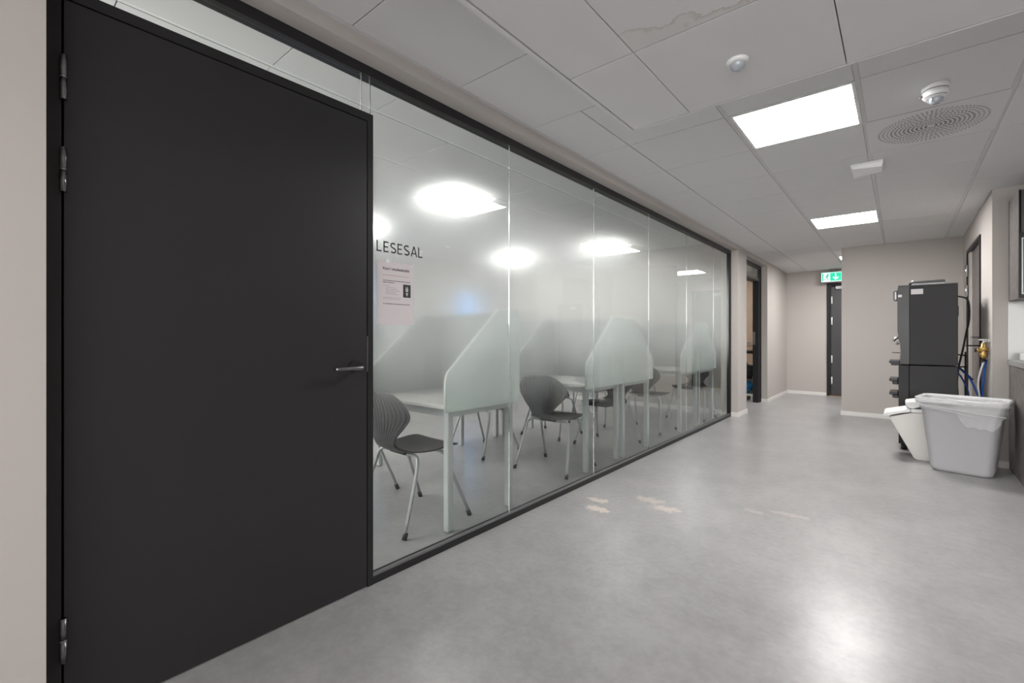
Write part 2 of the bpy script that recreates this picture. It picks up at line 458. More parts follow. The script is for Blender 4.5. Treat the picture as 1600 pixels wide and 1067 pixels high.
# ceilings: recessed grid of 600 mm tiles
GX0 = -1.3605; GY0 = 2.81
def tile_ceiling(name, x0, x1, y0, y1, z, gx, gy, skip, m, label, thick=0.05, half=lambda i: .012, merge=None, bar='tbar'):
    """tiles hang as slabs; bars run along Y between the columns."""
    bm = bmesh.new(); bars = bmesh.new()
    i0 = math.floor((x0 - gx) / .6); j0 = math.floor((y0 - gy) / .6)
    i = i0
    while gx + i * .6 < x1:
        a, b = max(x0, gx + i * .6 + half(i)), min(x1, gx + (i + 1) * .6 - half(i + 1))
        j = j0
        while gy + j * .6 < y1:
            c, d = max(y0, gy + j * .6 + .0026), min(y1, gy + (j + 1) * .6 - .0026)
            if b - a > .005 and d - c > .005 and not skip(i, j, (a + b) / 2, (c + d) / 2):
                if merge and merge(i, (c + d) / 2):
                    if i == -1: box(bm, a, merge(i, 0), c, d, z, z + .014, bevel=0.0012)
                else: box(bm, a, b, c, d, z, z + .014, bevel=0.0012)
            j += 1
        xb = gx + i * .6
        if x0 < xb < x1 and half(i) > .01:
            box(bars, xb - .0108, xb + .0108, y0, y1, z + .0022, z + .008)
        i += 1
    root = struct_root(name, label, 'ceiling')
    obj('tiles', bm, m, root)
    if len(bars.verts): obj('grid_bars', bars, M[bar], root)
    else: bars.free()
    obj('void_cover', B((x0 - .02, x1 + .02, y0 - .02, y1 + .02, z + .016, z + thick)), M['gap'], root)
    return root

LIGHT_CELLS = {(1, 0), (1, 5), (1, 10)}     # column between x=-.76 and -.16
VENT_CELL = (2, 1)
BXE, BYE = -1.060, 2.209       # edge of the lowered ceiling
def skip_c(i, j, cx, cy):
    if (i, j) in LIGHT_CELLS or (i, j) == VENT_CELL: return True
    return cx > BXE + .35 and cy < BYE - .35
tile_ceiling('ceiling', XW, 4.2, -2.5, YB, CL, GX0, GY0, skip_c, M['tile'], 'white square-tile suspended corridor ceiling',
             half=lambda i: .003 if i == 0 else .012, merge=lambda i, y: (-.7704 if (i in (-1, 0) and y < 2.2) else None))
tile_ceiling('ceiling_study', WX, XI, -.4, 7.0, CR, -2.43, 2.80, lambda i, j, cx, cy: (i, j) in {(-2, 0), (-2, 5), (-5, 0), (-5, 5), (-2, -5), (-5, -5)},
             M['tile'], 'white tile ceiling of the reading room', bar='plastic')
struct('ceiling_store', B((-3.8, XI, 7.1, 9.7, 2.36, 2.45)), M['white'], 'plain ceiling of the small room behind the open door', 'ceiling')
# lowered part of the ceiling over the foreground
low = tile_ceiling('ceiling_lowered', BXE + .022, 4.2, -2.5, BYE - .006, 2.161, -0.1585 - .6 * 2, 1.603, lambda i, j, cx, cy: False, M['tile_stain'],
                   'lowered tile ceiling section with a brownish water stain', half=lambda i: .0017)
obj('edge_trim', B((BXE - .004, BXE + .016, -2.5, BYE + .003, 2.160, 2.167), (BXE - .004, 4.2, BYE - .001, BYE + .003, 2.160, 2.167),
                   (BXE - .002, BXE + .010, -2.5, BYE, 2.167, 2.40), (BXE, 4.2, BYE - .003, BYE, 2.167, 2.40)), M['vent'], low)
# wall-edge trim where ceiling meets the left wall
struct('trim_1', B((XW, XW + .018, BYE * 0 - 2.5, YB, CL - .003, CL + .003)), M['tbar'], 'ceiling edge angle along the left wall', 'ceiling trim')

# ------------------------------------------------------------------ ceiling lights
def make_light(label, group, m):
    t = thing('ceiling_light', label, 'ceiling light', group=group)
    fr = bmesh.new()
    for b in ((-.288, .288, -.298, -.276, -.004, .012), (-.288, .288, .276, .298, -.004, .012), (-.288, -.272, -.276, .276, -.004, .012), (.272, .288, -.276, .276, -.004, .012)):
        box(fr, *b, bevel=.002)
    obj('frame', fr, M['plastic'], t)
    obj('diffuser', B((-.272, .272, -.276, .276, .001, .008)), m, t)
    return t
g1 = 'square light panels in the corridor ceiling'
l0 = make_light('bright square ceiling panel nearest the camera, between motion sensor and round vent', g1, M['panellight'])
l0.location = (-.4585, 3.11, CL)
dup(l0, (-.4585, 6.11, CL), 0, 'bright square ceiling panel further down the corridor, above the projecting wall', g1)
dup(l0, (-.4585, 9.11, CL), 0, 'bright ceiling panel mostly hidden behind the projecting wall, above exit sign', g1)
dup(l0, (1.35, -.6, 2.161), 0, 'added unseen fill panel in the lowered ceiling behind the camera', g1)  # rest of this group added out of view to brighten the foreground
dup(l0, (2.95, -.6, 2.161), 0, 'added unseen fill panel in the lowered ceiling, behind the camera and furthest right', g1)
dup(l0, (1.35, 1.2, 2.161), 0, 'added unseen fill panel in the lowered ceiling right of the camera', g1)
dup(l0, (2.95, 1.2, 2.161), 0, 'added unseen fill panel in the lowered ceiling, far right of the camera', g1)
dup(l0, (-.46, -1.2, 2.161), 0, 'added unseen fill panel in the lowered ceiling behind the camera, nearest the left wall', g1)
g2 = 'light panels in the reading room ceiling'
l1 = make_light('reading room ceiling panel seen through the glass beside the first seam', g2, M['panelroom'])
l1.location = (-3.33, 3.10, CR)
dup(l1, (-3.33, 6.10, CR), 0, 'reading room ceiling panel seen through the glass beside the second seam', g2)
dup(l1, (-5.13, 3.10, CR), 0, 'blurred reading room ceiling panel next to the black door, near the window', g2)
dup(l1, (-5.13, 6.10, CR), 0, 'blurred reading room ceiling panel near the first glass seam and far window', g2)
dup(l1, (-3.33, 0.10, CR), 0, 'reading room ceiling panel hidden behind the black door, nearest the glass', g2)
dup(l1, (-5.13, 0.10, CR), 0, 'reading room ceiling panel hidden behind the black door, nearest the window wall', g2)

def make_downlight(loc, label):
    t = thing('downlight', label, 'downlight', loc, group='downlights over the kitchen worktop')
    bm = bmesh.new(); lathe(bm, [(.030, .001), (.030, -.004), (.042, -.004), (.044, .002)], 24); obj('trim_ring', bm, M['plastic'], t)
    bm = bmesh.new(); lathe(bm, [(0, -.001), (.030, -.001)], 24); obj('lens', bm, M['spot'], t)
    return t
for x, lb in ((1.17, 'nearest the coffee machine'), (1.75, 'middle one of the row'), (2.33, 'furthest to the right')):
    make_downlight((x, 4.33, CL), 'small round kitchen downlight, ' + lb)
lt = make_light('ceiling panel in the small room behind the open door', g2, M['panelroom']); lt.location = (-2.9, 8.3, 2.352)

# ------------------------------------------------------------------ glass front
gf = struct_root('window_1', 'frameless glass front with fading frosted film in a slim black frame', 'glass partition')
seams = [Y_DOOR1, 2.139, 3.152, 4.177, 5.185, 6.15, Y_GL1]
def pane(y0, y1, z0, z1, parent, name='glass_pane'):
    bm = bmesh.new()
    vs = box(bm, XG - .006, XG + .006, y0, y1, z0, z1)
    bmesh.ops.recalc_face_normals(bm, faces=bm.faces[:])
    for f in bm.faces:
        if f.normal.x < -.9: f.material_index = 1
        if f.normal.x > .9: f.material_index = 2
    return obj(name, bm, [M['glass'], M['film'], M['printed']], parent, recalc=False)
for a, b in zip(seams, seams[1:]):
    pane(a + .0015, b - .0015, .034, 2.262, gf)
for s in seams[1:-1]:
    obj('glass_joint', B((XG - .0055, XG + .0055, s - .0013, s + .0013, .034, 2.26)), M['joint'], gf)
pane(Y_DOOR0, 1.128, 2.094, 2.262, gf)
pane(1.131, Y_DOOR1 - .001, 2.094, 2.262, gf)
obj('glass_joint', B((XG - .0055, XG + .0055, 1.1285, 1.1305, 2.09, 2.26)), M['joint'], gf)
obj('bottom_rail', B((-1.86, -1.797, Y_DOOR1 + .001, Y_GL1, 0, .031), bevel=.0015), M['frame'], gf)
obj('glazing_bead', B((-1.818, -1.806, Y_DOOR1 + .001, Y_GL1, .031, .043)), M['greybead'], gf)
obj('top_rail', B((-1.86, -1.797, Y_DOOR0, Y_GL1, 2.258, 2.302)), M['frame'], gf)
obj('end_stile', B((-1.86, -1.797, Y_GL1 - .022, Y_GL1, .031, 2.26)), M['frame'], gf)

# lettering on the glass
def ribbon(bm, pts, wd, x0, x1):
    """flat stroke through pts (y,z) of width wd and thickness x0..x1"""
    for i in range(len(pts) - 1):
        a = Vector(pts[i]); b = Vector(pts[i + 1]); t = (b - a).normalized(); n = Vector((-t.y, t.x)) * wd / 2
        e = t * (wd * .48 if True else 0)
        if i > 0: a = a - e * .35
        if i < len(pts) - 2: b = b + e * .35
        poly = [a + n, b + n, b - n, a - n]
        prism(bm, [tuple(p) for p in poly], 'x', x0, x1)
def letter(ch, y, z, wd, h, s):
    P = []
    if ch == 'L': P = [[(0, h), (0, 0)], [(-s / 2, s / 2), (wd, s / 2)]]
    if ch == 'E': P = [[(0, h), (0, 0)], [(0, s / 2), (wd, s / 2)], [(0, h / 2), (wd * .88, h / 2)], [(0, h - s / 2), (wd, h - s / 2)]]
    if ch == 'A': P = [[(0, 0), (wd / 2, h)], [(wd / 2, h), (wd, 0)], [(wd * .16, h * .30), (wd * .84, h * .30)]]
    if ch == 'S':
        r = h * .27; cx = wd / 2; rx = wd / 2
        up = [(cx + rx * math.cos(a), h - r + (r - s / 2) * math.sin(a)) for a in [math.radians(35 + k * (235 / 14)) for k in range(15)]]
        lo = [(cx - rx * math.cos(a) * 1.05, r - (r - s / 2) * math.sin(a)) for a in [math.radians(270 - k * (235 / 14)) for k in range(15)]]
        P = [up + lo]
    return [[(y + p, z + q) for p, q in st] for st in P]
bm = bmesh.new(); yy = 1.2095
for ch, wd in zip('LESESAL', (.023, .024, .026, .024, .026, .034, .023)):
    for st in letter(ch, yy, 1.496, wd, .050, .0064): ribbon(bm, st, .0062, XG + .0062, XG + .0067)
    yy += wd + (.0135 if ch not in 'A' else .0115)
tag(obj('room_lettering', bm, M['ink']), 'black capital lettering LESESAL on the glass above the poster', 'lettering')

# poster
ps = thing('poster', 'white A4 notice about a study technique course taped to the glass', 'poster', (XG + .0065, 1.206, 1.159))
obj('sheet', B((0, .0006, 0, .210, 0, .297)), M['paper'], ps)
def text_mesh(body, size, bold=0.0):
    cu = bpy.data.curves.new('t', 'FONT'); cu.body = body; cu.size = size; cu.offset = bold; cu.align_x = 'CENTER'; cu.resolution_u = 3
    to = bpy.data.objects.new('t', cu); C.objects.link(to)
    dg = bpy.context.evaluated_depsgraph_get()
    me = bpy.data.meshes.new_from_object(to.evaluated_get(dg))
    bpy.data.objects.remove(to)
    return me
me = text_mesh('Kurs i studieteknikk', .0185, .0004)
for v in me.vertices: v.co = Vector((.0009, v.co.x + .108, v.co.y + .257))
me.materials.append(M['ink'])
ho = bpy.data.objects.new('heading', me); C.objects.link(ho); ho.parent = ps
def textline(bm, y0, y1, z, h):
    y = y0
    while y < y1:
        l = random.uniform(.005, .016); l = min(l, y1 - y)
        if l > .002: box(bm, .0006, .0009, y, y + l, z, z + h)
        y += l + .0022
bm = bmesh.new(); textline(bm, .032, .178, .231, .0022); obj('red_line', bm, M['redink'], ps)
bm = bmesh.new()
textline(bm, .034, .188, .206, .003); textline(bm, .034, .100, .197, .003)
obj('bold_text', bm, M['ink'], ps)
bm = bmesh.new(); textline(bm, .034, .184, .098, .003); obj('closing_line', bm, M['ink'], ps)
bm = bmesh.new()
textline(bm, .034, .070, .183, .0016)
for k in range(5): textline(bm, .048, .105 + .012 * ((k * 7) % 3), .174 - k * .0075, .0016)
textline(bm, .034, .140, .128, .0016); textline(bm, .034, .128, .121, .0016)
obj('body_text', bm, M['greyink'], ps)
ph = obj('portrait_photo', B((.0006, .0009, .146, .190, .134, .196)), M['ink'], ps)
bm = bmesh.new()
def disc(bm, y, z, ry, rz, x0=.0009, x1=.0011, n=20):
    prism(bm, [(y + ry * math.cos(2 * PI * k / n), z + rz * math.sin(2 * PI * k / n)) for k in range(n)], 'x', x0, x1)
disc(bm, .168, .171, .0085, .0115); prism(bm, [(.160, .156), (.176, .156), (.168, .138)], 'x', .0009, .0011)
obj('portrait_face', bm, M['skinprint'], ph)
bm = bmesh.new()
for dy in (-.004, .004): disc(bm, .168 + dy, .174, .0016, .001, .0011, .0012, 8)
box(bm, .0011, .0012, .165, .171, .1645, .1655); disc(bm, .168, .183, .0085, .004, .0011, .0012)
obj('portrait_features', bm, M['greyink'], ph)
obj('tape', B((.0006, .0008, .050, .068, .291, .304)), M['label'], ps)

# ------------------------------------------------------------------ door 1 (large black door on the left)
XD = -1.797
d1 = struct_root('door_1', 'large matt black door with a black lever handle, left of the lettered glass', 'door', (0, 0, 0))
obj('door_frame', B((-1.90, XD, Y_DOOR0 + .001, .1745, 0, 2.092), (-1.90, XD, 1.1465, Y_DOOR1, 0, 2.092), (-1.90, XD, .1745, 1.1465, 2.058, 2.092)), M['frame'], d1)
lf = obj('door_leaf', B((-1.855, XD - .001, .1795, 1.1425, .006, 2.054), bevel=.0012), M['door'], d1)
obj('rebate_seal', B((-1.88, -1.856, .174, 1.147, .006, 2.058)), M['darkgap'], d1)
for z0, z1 in ((1.768, 1.892), (1.510, 1.634), (.194, .318)):
    bm = bmesh.new(); zc = (z0 + z1) / 2
    for a, b in ((z0, zc - .0015), (zc + .0015, z1)):
        tube(bm, [(XD + .010, .1775, a), (XD + .010, .1775, b)], .0075, 14)
    box(bm, XD - .002, XD + .006, .1745, .1825, z0, z1)
    h = obj('hinge', bm, M['darksteel'], d1)
    bm = bmesh.new(); tube(bm, [(XD + .010, .1775, zc - .0015), (XD + .010, .1775, zc + .0015)], .0082, 14)
    obj('hinge_ring', bm, M['steel'], h)
bm = bmesh.new(); tube(bm, [(XD - .002, 1.083, .978), (XD + .009, 1.083, .978)], .026, 28); 
hd = obj('door_handle', bm, M['frame'], d1)
bm = bmesh.new()
tube(bm, smooth_path([(XD + .006, 1.090, .974), (XD + .040, 1.090, .974), (XD + .052, 1.083, .973), (XD + .056, 1.07, .973), (XD + .056, 0.962, .973)], 5), .0088, 14)
obj('lever', bm, M['darksteel'], hd)
obj('strike_plate', B((XD - .003, XD + .0012, 1.1428, 1.1455, .951, 1.108)), M['steel'], d1)

# ------------------------------------------------------------------ door 2 (open doorway in the left wall, beyond the glass)
d2 = struct_root('door_2', 'open doorway with glass transom between the glass front and the exit sign', 'door')
XF = -1.800
obj('door_frame', B((-1.93, XF, Y_D2A + .001, Y_D2A + .04, 0, 2.29), (-1.87, XF, Y_D2B - .022, Y_D2B - .001, 0, 2.29), (-1.87, XF, Y_D2A + .04, Y_D2B - .022, 2.25, 2.29),
                    (-1.93, XF - .01, Y_D2A + .04, 8.62, 2.035, 2.075), bevel=.001), M['frame'], d2)
obj('jamb', B((-1.905, XF - .012, 8.575, 8.62, 0, 2.035)), M['frame'], d2)
obj('transom_glass', B((-1.833, -1.825, Y_D2A + .041, 8.61, 2.076, 2.249)), M['glass'], d2)
obj('side_glass', B((-1.833, -1.825, 8.621, Y_D2B - .023, 0.0, 2.249)), M['glass'], d2)
obj('strike_plate', B((-1.903, -1.868, 8.5725, 8.575, .97, 1.19), bevel=.0008), M['steel'], d2)
dl = obj('door_leaf', B((-2.83, -1.94, Y_D2A + .045, Y_D2A + .085, .01, 2.03)), M['door'], d2)
bm = bmesh.new(); tube(bm, [(-2.74, Y_D2A + .08, 1.0), (-2.74, Y_D2A + .14, 1.0), (-2.62, Y_D2A + .14, 1.0)], .009, 10); obj('door_handle', bm, M['steel'], dl)
# things in the small room
cb = thing('cupboard', 'pale wooden cupboard seen through the narrow open doorway', 'cupboard', (-2.55, 9.25, 0))
obj('body', B((-.55, .55, 0, .42, .85, 2.25)), M['wood'], cb)
dd = obj('door', B((-.545, .545, -.02, -.001, .87, 2.24), bevel=.002), M['wood'], cb)
bm = bmesh.new(); tube(bm, [(.36, -.02, 1.0), (.36, -.06, 1.0), (.47, -.06, 1.0)], .011, 10); obj('handle', bm, M['steel'], dd)
obj('lower_cabinet', B((-.55, .55, .03, .42, 0, .80)), M['wood'], cb)
def blob(name, loc, s, m, label, cat):
    bm = bmesh.new(); bmesh.ops.create_icosphere(bm, subdivisions=4, radius=1)
    for v in bm.verts:
        p = v.co; k = 1 + .09 * math.sin(7 * p.x + 3 * p.z) * math.cos(5 * p.y) + .05 * math.sin(13 * p.z)
        q = Vector([math.copysign(abs(c) ** .75, c) for c in p]) * k
        v.co = Vector((q.x * s[0], q.y * s[1], max(-s[2], q.z * s[2]) + s[2]))
    for f in bm.faces: f.smooth = True
    t = thing(name, label, cat, loc)
    obj('bag_body', bm, m, t)
    bm = bmesh.new(); tube(bm, smooth_path([(-s[0] * .4, 0, s[2] * 1.8), (-s[0] * .3, -.02, s[2] * 2.25), (s[0] * .3, -.02, s[2] * 2.25), (s[0] * .4, 0, s[2] * 1.8)], 5), .012, 8)
    obj('strap', bm, m, t)
blob('sports_bag', (-2.25, 9.02, 0.10), (.24, .13, .12), M['bluebag'], 'blue sports bag on a low bench inside the open doorway', 'bag')
blob('rucksack', (-2.18, 9.05, 0.345), (.20, .13, .14), M['bag'], 'black rucksack on top of the blue bag inside the open doorway', 'bag')
tag(obj('bench', B((-2.7, -1.96, 8.86, 9.2, .07, .10), (-2.7, -2.66, 8.86, 9.2, 0, .07), (-2.0, -1.96, 8.86, 9.2, 0, .07))  , M['white']), 'low white bench under the bags inside the open doorway', 'bench')

# ------------------------------------------------------------------ door 3 (end of the corridor)
d3 = struct_root('door_3', 'dark grey door under the green exit sign, half hidden by the wall', 'door')
obj('door_frame', B((-1.054, -1.012, YB - .02, YB + .09, 0, 2.108), (-.142, -.10, YB - .02, YB + .09, 0, 2.108), (-1.012, -.142, YB - .02, YB + .09, 2.066, 2.108)), M['frame'], d3)
lf3 = obj('door_leaf', B((-.985, -.146, YB - .012, YB + .03, .012, 2.04), bevel=.001), simple('dark_grey_door', (.055, .053, .058), .45), d3)
obj('door_stop', B((-1.012, -.985, YB - .004, YB + .05, .012, 2.066)), M['frame'], d3)
for z0, z1 in ((1.72, 1.86), (1.33, 1.47), (.62, .76), (.22, .36)):
    bm = bmesh.new(); tube(bm, [(-.975, YB - .026, z0), (-.975, YB - .026, z1)], .011, 12); obj('hinge', bm, M['plastic'], d3)
obj('door_closer', B((-.915, -.55, YB - .07, YB - .012, 1.99, 2.045), bevel=.004), M['leg'], d3)
obj('threshold', B((-1.012, -.142, YB - .03, YB + .08, 0, .012)), M['oak'], d3)
struct('trim_2', B((-1.2, .1, YB + .10, YB + .14, 0, 2.4)), M['frame'], 'dark backing behind the end door', 'trim')

# ------------------------------------------------------------------ door 4 (right wall behind the coffee machine)
d4 = struct_root('door_4', 'dark door in the right wall behind the coffee machine', 'door')
obj('door_frame', B((XR - .012, XR + .10, 7.47, 7.503, 0, 2.10), (XR - .012, XR + .10, 6.342, 6.385, 0, 2.10), (XR - .012, XR + .10, 6.385, 7.47, 2.065, 2.10)), M['frame'], d4)
obj('door_reveal', B((XR + .003, XR + .10, 7.30, 7.47, 0, 2.065)), M['wall'], d4)
obj('door_leaf', B((XR + .02, XR + .06, 6.385, 7.30, .01, 2.06)), M['cab'], d4)
for z0, z1 in ((1.80, 1.93), (1.57, 1.70), (.3, .43)):
    bm = bmesh.new(); tube(bm, [(XR - .018, 7.435, z0), (XR - .018, 7.435, z1)], .013, 12); box(bm, XR - .016, XR - .010, 7.42, 7.50, z0, z1); obj('hinge', bm, M['steel'], d4)
lk = obj('lock_plate', B((XR + .008, XR + .02, 6.42, 6.50, .93, 1.16), bevel=.002), M['steel'], d4)
bm = bmesh.new(); tube(bm, [(XR + .01, 6.46, 1.10), (XR - .045, 6.46, 1.10), (XR - .045, 6.60, 1.10)], .009, 10); obj('door_handle', bm, M['steel'], lk)

# ------------------------------------------------------------------ windows of the study room
for n, W in ((2, W1), (3, W2)):
    wr = struct_root('window_%d' % n, 'daylit window of the reading room behind the frosted glass', 'window')
    y0, y1, z0, z1 = W
    obj('window_frame', B((WX - .12, WX - .05, y0, y0 + .05, z0, z1), (WX - .12, WX - .05, y1 - .05, y1, z0, z1), (WX - .12, WX - .05, y0 + .05, y1 - .05, z0, z0 + .05),
                          (WX - .12, WX - .05, y0 + .05, y1 - .05, z1 - .05, z1)), M['white'], wr)
    obj('window_pane', B((WX - .09, WX - .084, y0 + .05, y1 - .05, z0 + .05, z1 - .05)), M['glass'], wr)
    obj('window_sill', B((WX - .05, WX + .06, y0 - .03, y1 + .03, z0 - .03, z0)), M['white'], wr)

wr = struct_root('window_4', 'added wide window behind the camera, out of view, around the fill light', 'window')  # added window, never in view, framing the rear fill light
obj('sky_block', B((-1.3, 3.9, -2.80, -2.78, .3, 2.4), (-1.3, 3.9, -2.78, -2.6, .3, .32), (-1.3, 3.9, -2.78, -2.6, 2.38, 2.4), (-1.3, -1.28, -2.78, -2.6, .3, 2.4), (3.88, 3.9, -2.78, -2.6, .3, 2.4)), M['added_cover'], wr)  # added box that keeps the blue sky out of the rear opening
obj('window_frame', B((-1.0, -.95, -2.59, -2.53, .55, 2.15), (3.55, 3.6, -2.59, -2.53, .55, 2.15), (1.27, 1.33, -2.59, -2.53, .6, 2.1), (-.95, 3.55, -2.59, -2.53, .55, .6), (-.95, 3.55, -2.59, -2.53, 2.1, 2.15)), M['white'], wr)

wr = struct_root('window_5', 'added blank window on the near end wall of the reading room, behind the fill light', 'window')  # added frame and cover on a solid wall, backing the fill light
obj('window_frame', B((-5.65, -5.6, -.4, -.37, .85, 2.25), (-2.6, -2.55, -.4, -.37, .85, 2.25), (-5.6, -2.6, -.4, -.37, .85, .9), (-5.6, -2.6, -.4, -.37, 2.2, 2.25)), M['white'], wr)
obj('added_cover', B((-5.6, -2.6, -.398, -.385, .9, 2.2)), M['added_cover'], wr)

# ------------------------------------------------------------------ study carrels
CW = 1.55    # width along x
DP = 0.635
def make_carrel(label, group):
    """local frame: back at y=0, user side towards -y, right end (beside the corridor glass) at x=0, other end at x=-CW"""
    t = thing('study_carrel', label, 'desk', group=group)
    obj('desk_top', B((-CW + .02, -.019, -DP, -.018, .700, .722), bevel=.003), M['desk'], t)
    obj('rail', B((-CW + .06, -.045, -DP + .045, -DP + .065, .650, .700), (-CW + .06, -.045, -.065, -.045, .650, .700),
                  (-.055, -.03, -DP + .06, -.06, .650, .700), (-CW + .03, -CW + .055, -DP + .06, -.06, .650, .700)), M['deskleg'], t)
    for x in (-.048, -CW + .048):
        for y in (-DP + .055, -.055):
            bm = bmesh.new(); box(bm, x - .021, x + .021, y - .021, y + .021, .004, .700, bevel=.008)
            obj('leg', bm, M['deskleg'], t)
    prof = [(-DP, .685), (-DP, .845), (-DP + .004, .875), (-DP + .018, .905), (-.245, 1.235), (-.225, 1.255), (-.20, 1.266), (-.17, 1.270), (-.001, 1.270), (-.001, .685)]
    for x in (-.018, -CW / 2 + .009, -CW):
        bm = bmesh.new()
        pr = prof if x != -CW / 2 + .009 else [(y, max(z, .7225)) for y, z in prof]
        prism(bm, pr, 'x', x, x + .018)
        sp = obj('side_panel', bm, M['panel'] if x != -CW / 2 + .009 else M['panelgrey'], t)
        e = bmesh.new()
        pts = [(x + .009, y, z) for y, z in pr[0:-1]]
        tube(e, pts, .0098, 8); obj('edge_band', e, M['edge'], sp)
    bp_ = obj('back_panel', B((-CW + .018, -.018, -.018, -.001, .685, 1.268)), M['panelgrey'], t); bp_['label'] = 'darker grey back panel'
    return t
gc = 'study carrels behind the glass'
car = make_carrel('nearest study carrel behind the glass, its pale slanted divider just right of the poster', gc)
XC = -1.915
car.location = (XC, 2.345, 0)
dup(car, (XC, 3.833, 0), 0, 'near half of the middle pair of back-to-back carrels, opening towards the black door', gc)
dup(car, (XC - CW, 3.837, 0), PI, 'far half of the middle pair of back-to-back carrels, opening away from the door', gc)
dup(car, (XC, 5.910, 0), 0, 'near half of the furthest pair of carrels, opening towards the middle pair', gc)
dup(car, (XC - CW, 5.914, 0), PI, 'far half of the furthest pair of carrels, opening to the end wall', gc)

# ------------------------------------------------------------------ chairs
def shell_mesh():
    prof = smooth_path([(-.262, .800), (-.248, .745), (-.232, .68), (-.222, .60), (-.214, .53), (-.190, .465), (-.135, .434), (-.06, .428), (.03, .430), (.11, .438), (.18, .446), (.235, .440)] and
                       [(0, y, z) for y, z in [(-.262, .800), (-.248, .745), (-.232, .68), (-.222, .60), (-.214, .53), (-.190, .465), (-.135, .434), (-.06, .428), (.03, .430), (.11, .438), (.18, .446), (.235, .440)]], 4)
    L = [0]
    for a, b in zip(prof, prof[1:]): L.append(L[-1] + (b - a).length)
    T = L[-1]
    keys = [(0, .10), (.012, .145), (.035, .178), (.07, .205), (.12, .226), (.17, .232), (.22, .222), (.29, .175), (.36, .118), (.42, .100), (.47, .112), (.53, .155), (.60, .190),
            (.68, .205), (.78, .208), (.87, .206), (.93, .196), (.97, .172), (.99, .14), (1.0, .11)]
    def wid(s):
        for (a, wa), (b, wb) in zip(keys, keys[1:]):
            if s <= b:
                t = (s - a) / (b - a) if b > a else 0
                return wa + (wb - wa) * t
        return keys[-1][1]
    N = 88
    bm = bmesh.new(); rows = []
    for p, l in zip(prof, L):
        s = l / T; w_ = wid(s); row = []
        backness = max(0, min(1, (.50 - s) / .14))
        i = prof.index(p)
        t = (prof[min(i + 1, len(prof) - 1)] - prof[max(i - 1, 0)]).normalized()
        nrm = Vector((0, -t.z, t.y))       # roughly outward
        for k in range(N + 1):
            u = -1 + 2 * k / N
            q = Vector((u * w_, p.y, p.z))
            q.y += backness * .044 * (u * w_ / .22) ** 2
            q.z += (1 - backness) * (.014 * (u * u) * min(1, (1 - s) * 6) - .0)
            q.z -= .020 * (u * w_ / .20) ** 2 * max(0, 1 - s / .25)
            if s > .9: q.z -= .02 * ((s - .9) / .1) ** 2 
            groove = .0036 * (1 if (k // 3) % 2 == 0 else -1) * min(1, max(0, (.53 - s) / .06)) * (1 if s > .015 else 0)
            q += nrm * groove
            row.append(bm.verts.new(q))
        rows.append(row)
    for a, b in zip(rows, rows[1:]):
        for k in range(N):
            f = bm.faces.new((a[k], a[k + 1], b[k + 1], b[k])); f.smooth = True
    bmesh.ops.recalc_face_normals(bm, faces=bm.faces[:])
    bmesh.ops.solidify(bm, geom=bm.faces[:], thickness=.008)
    for f in bm.faces: f.smooth = True
    return bm
def make_chair(label, group):
    t = thing('school_chair', label, 'chair', group=group)
    obj('seat_shell', shell_mesh(), M['shell'], t)
    for sx in (-1, 1):
        for sy in (-1, 1):
            y0 = .085 * sy - .01
            bm = bmesh.new()
            tube(bm, smooth_path([(sx * .05, y0, .408), (sx * .13, y0, .414), (sx * .175, y0 + sy * .008, .410), (sx * .202, y0 + sy * .022, .380), (sx * .214, y0 + sy * .045, .30), (sx * .248, sy * .235, .022)], 5), .0105, 12)
            lg = obj('leg', bm, M['leg'], t)
            bm = bmesh.new(); tube(bm, [(sx * .2465, sy * .226, .036), (sx * .2495, sy * .241, .002)], [.0135, .0145], 14)
            obj('foot_cap', bm, M['foot'], lg)
    bm = bmesh.new(); box(bm, -.075, .075, -.12, .10, .408, .421, bevel=.004); obj('mounting_plate', bm, M['foot'], t)
    return t
gk = 'charcoal ribbed chairs at the study carrels'
ch = make_chair('charcoal ribbed chair nearest the black door, right behind the glass', gk)
ch.location = (-2.305, 1.785, 0); ch.rotation_euler = (0, 0, math.radians(-2))
for x, y, r, lb in (
    (-3.05, 1.79, 0, 'charcoal chair beyond the nearest one, only seat edge and legs showing beside the black door'),
    (-2.243, 3.222, math.radians(3), 'charcoal ribbed chair seen from behind, at the middle carrels near the glass'),
    (-3.09, 3.24, math.radians(-4), 'charcoal chair beside the one seen from behind at the middle carrels, further from the glass'),
    (-2.325, 4.285, PI, 'charcoal chair tucked under the middle carrels from the far side, near the glass'),
    (-3.03, 4.29, PI + .03, 'charcoal chair tucked under the far side of the middle carrels, further from the glass'),
    (-2.295, 5.21, 0, 'charcoal chair between the middle and furthest carrels, its back showing past the pale divider'),
    (-3.02, 5.25, .04, 'charcoal chair between the middle and furthest carrels, set back from the glass'),
    (-2.19, 6.385, PI, 'charcoal chair at the furthest carrels by the end wall, near the glass'),
    (-2.97, 6.39, PI - .03, 'charcoal chair at the furthest carrels by the end wall, set back from the glass')):
    dup(ch, (x, y, 0), r, lb, gk)

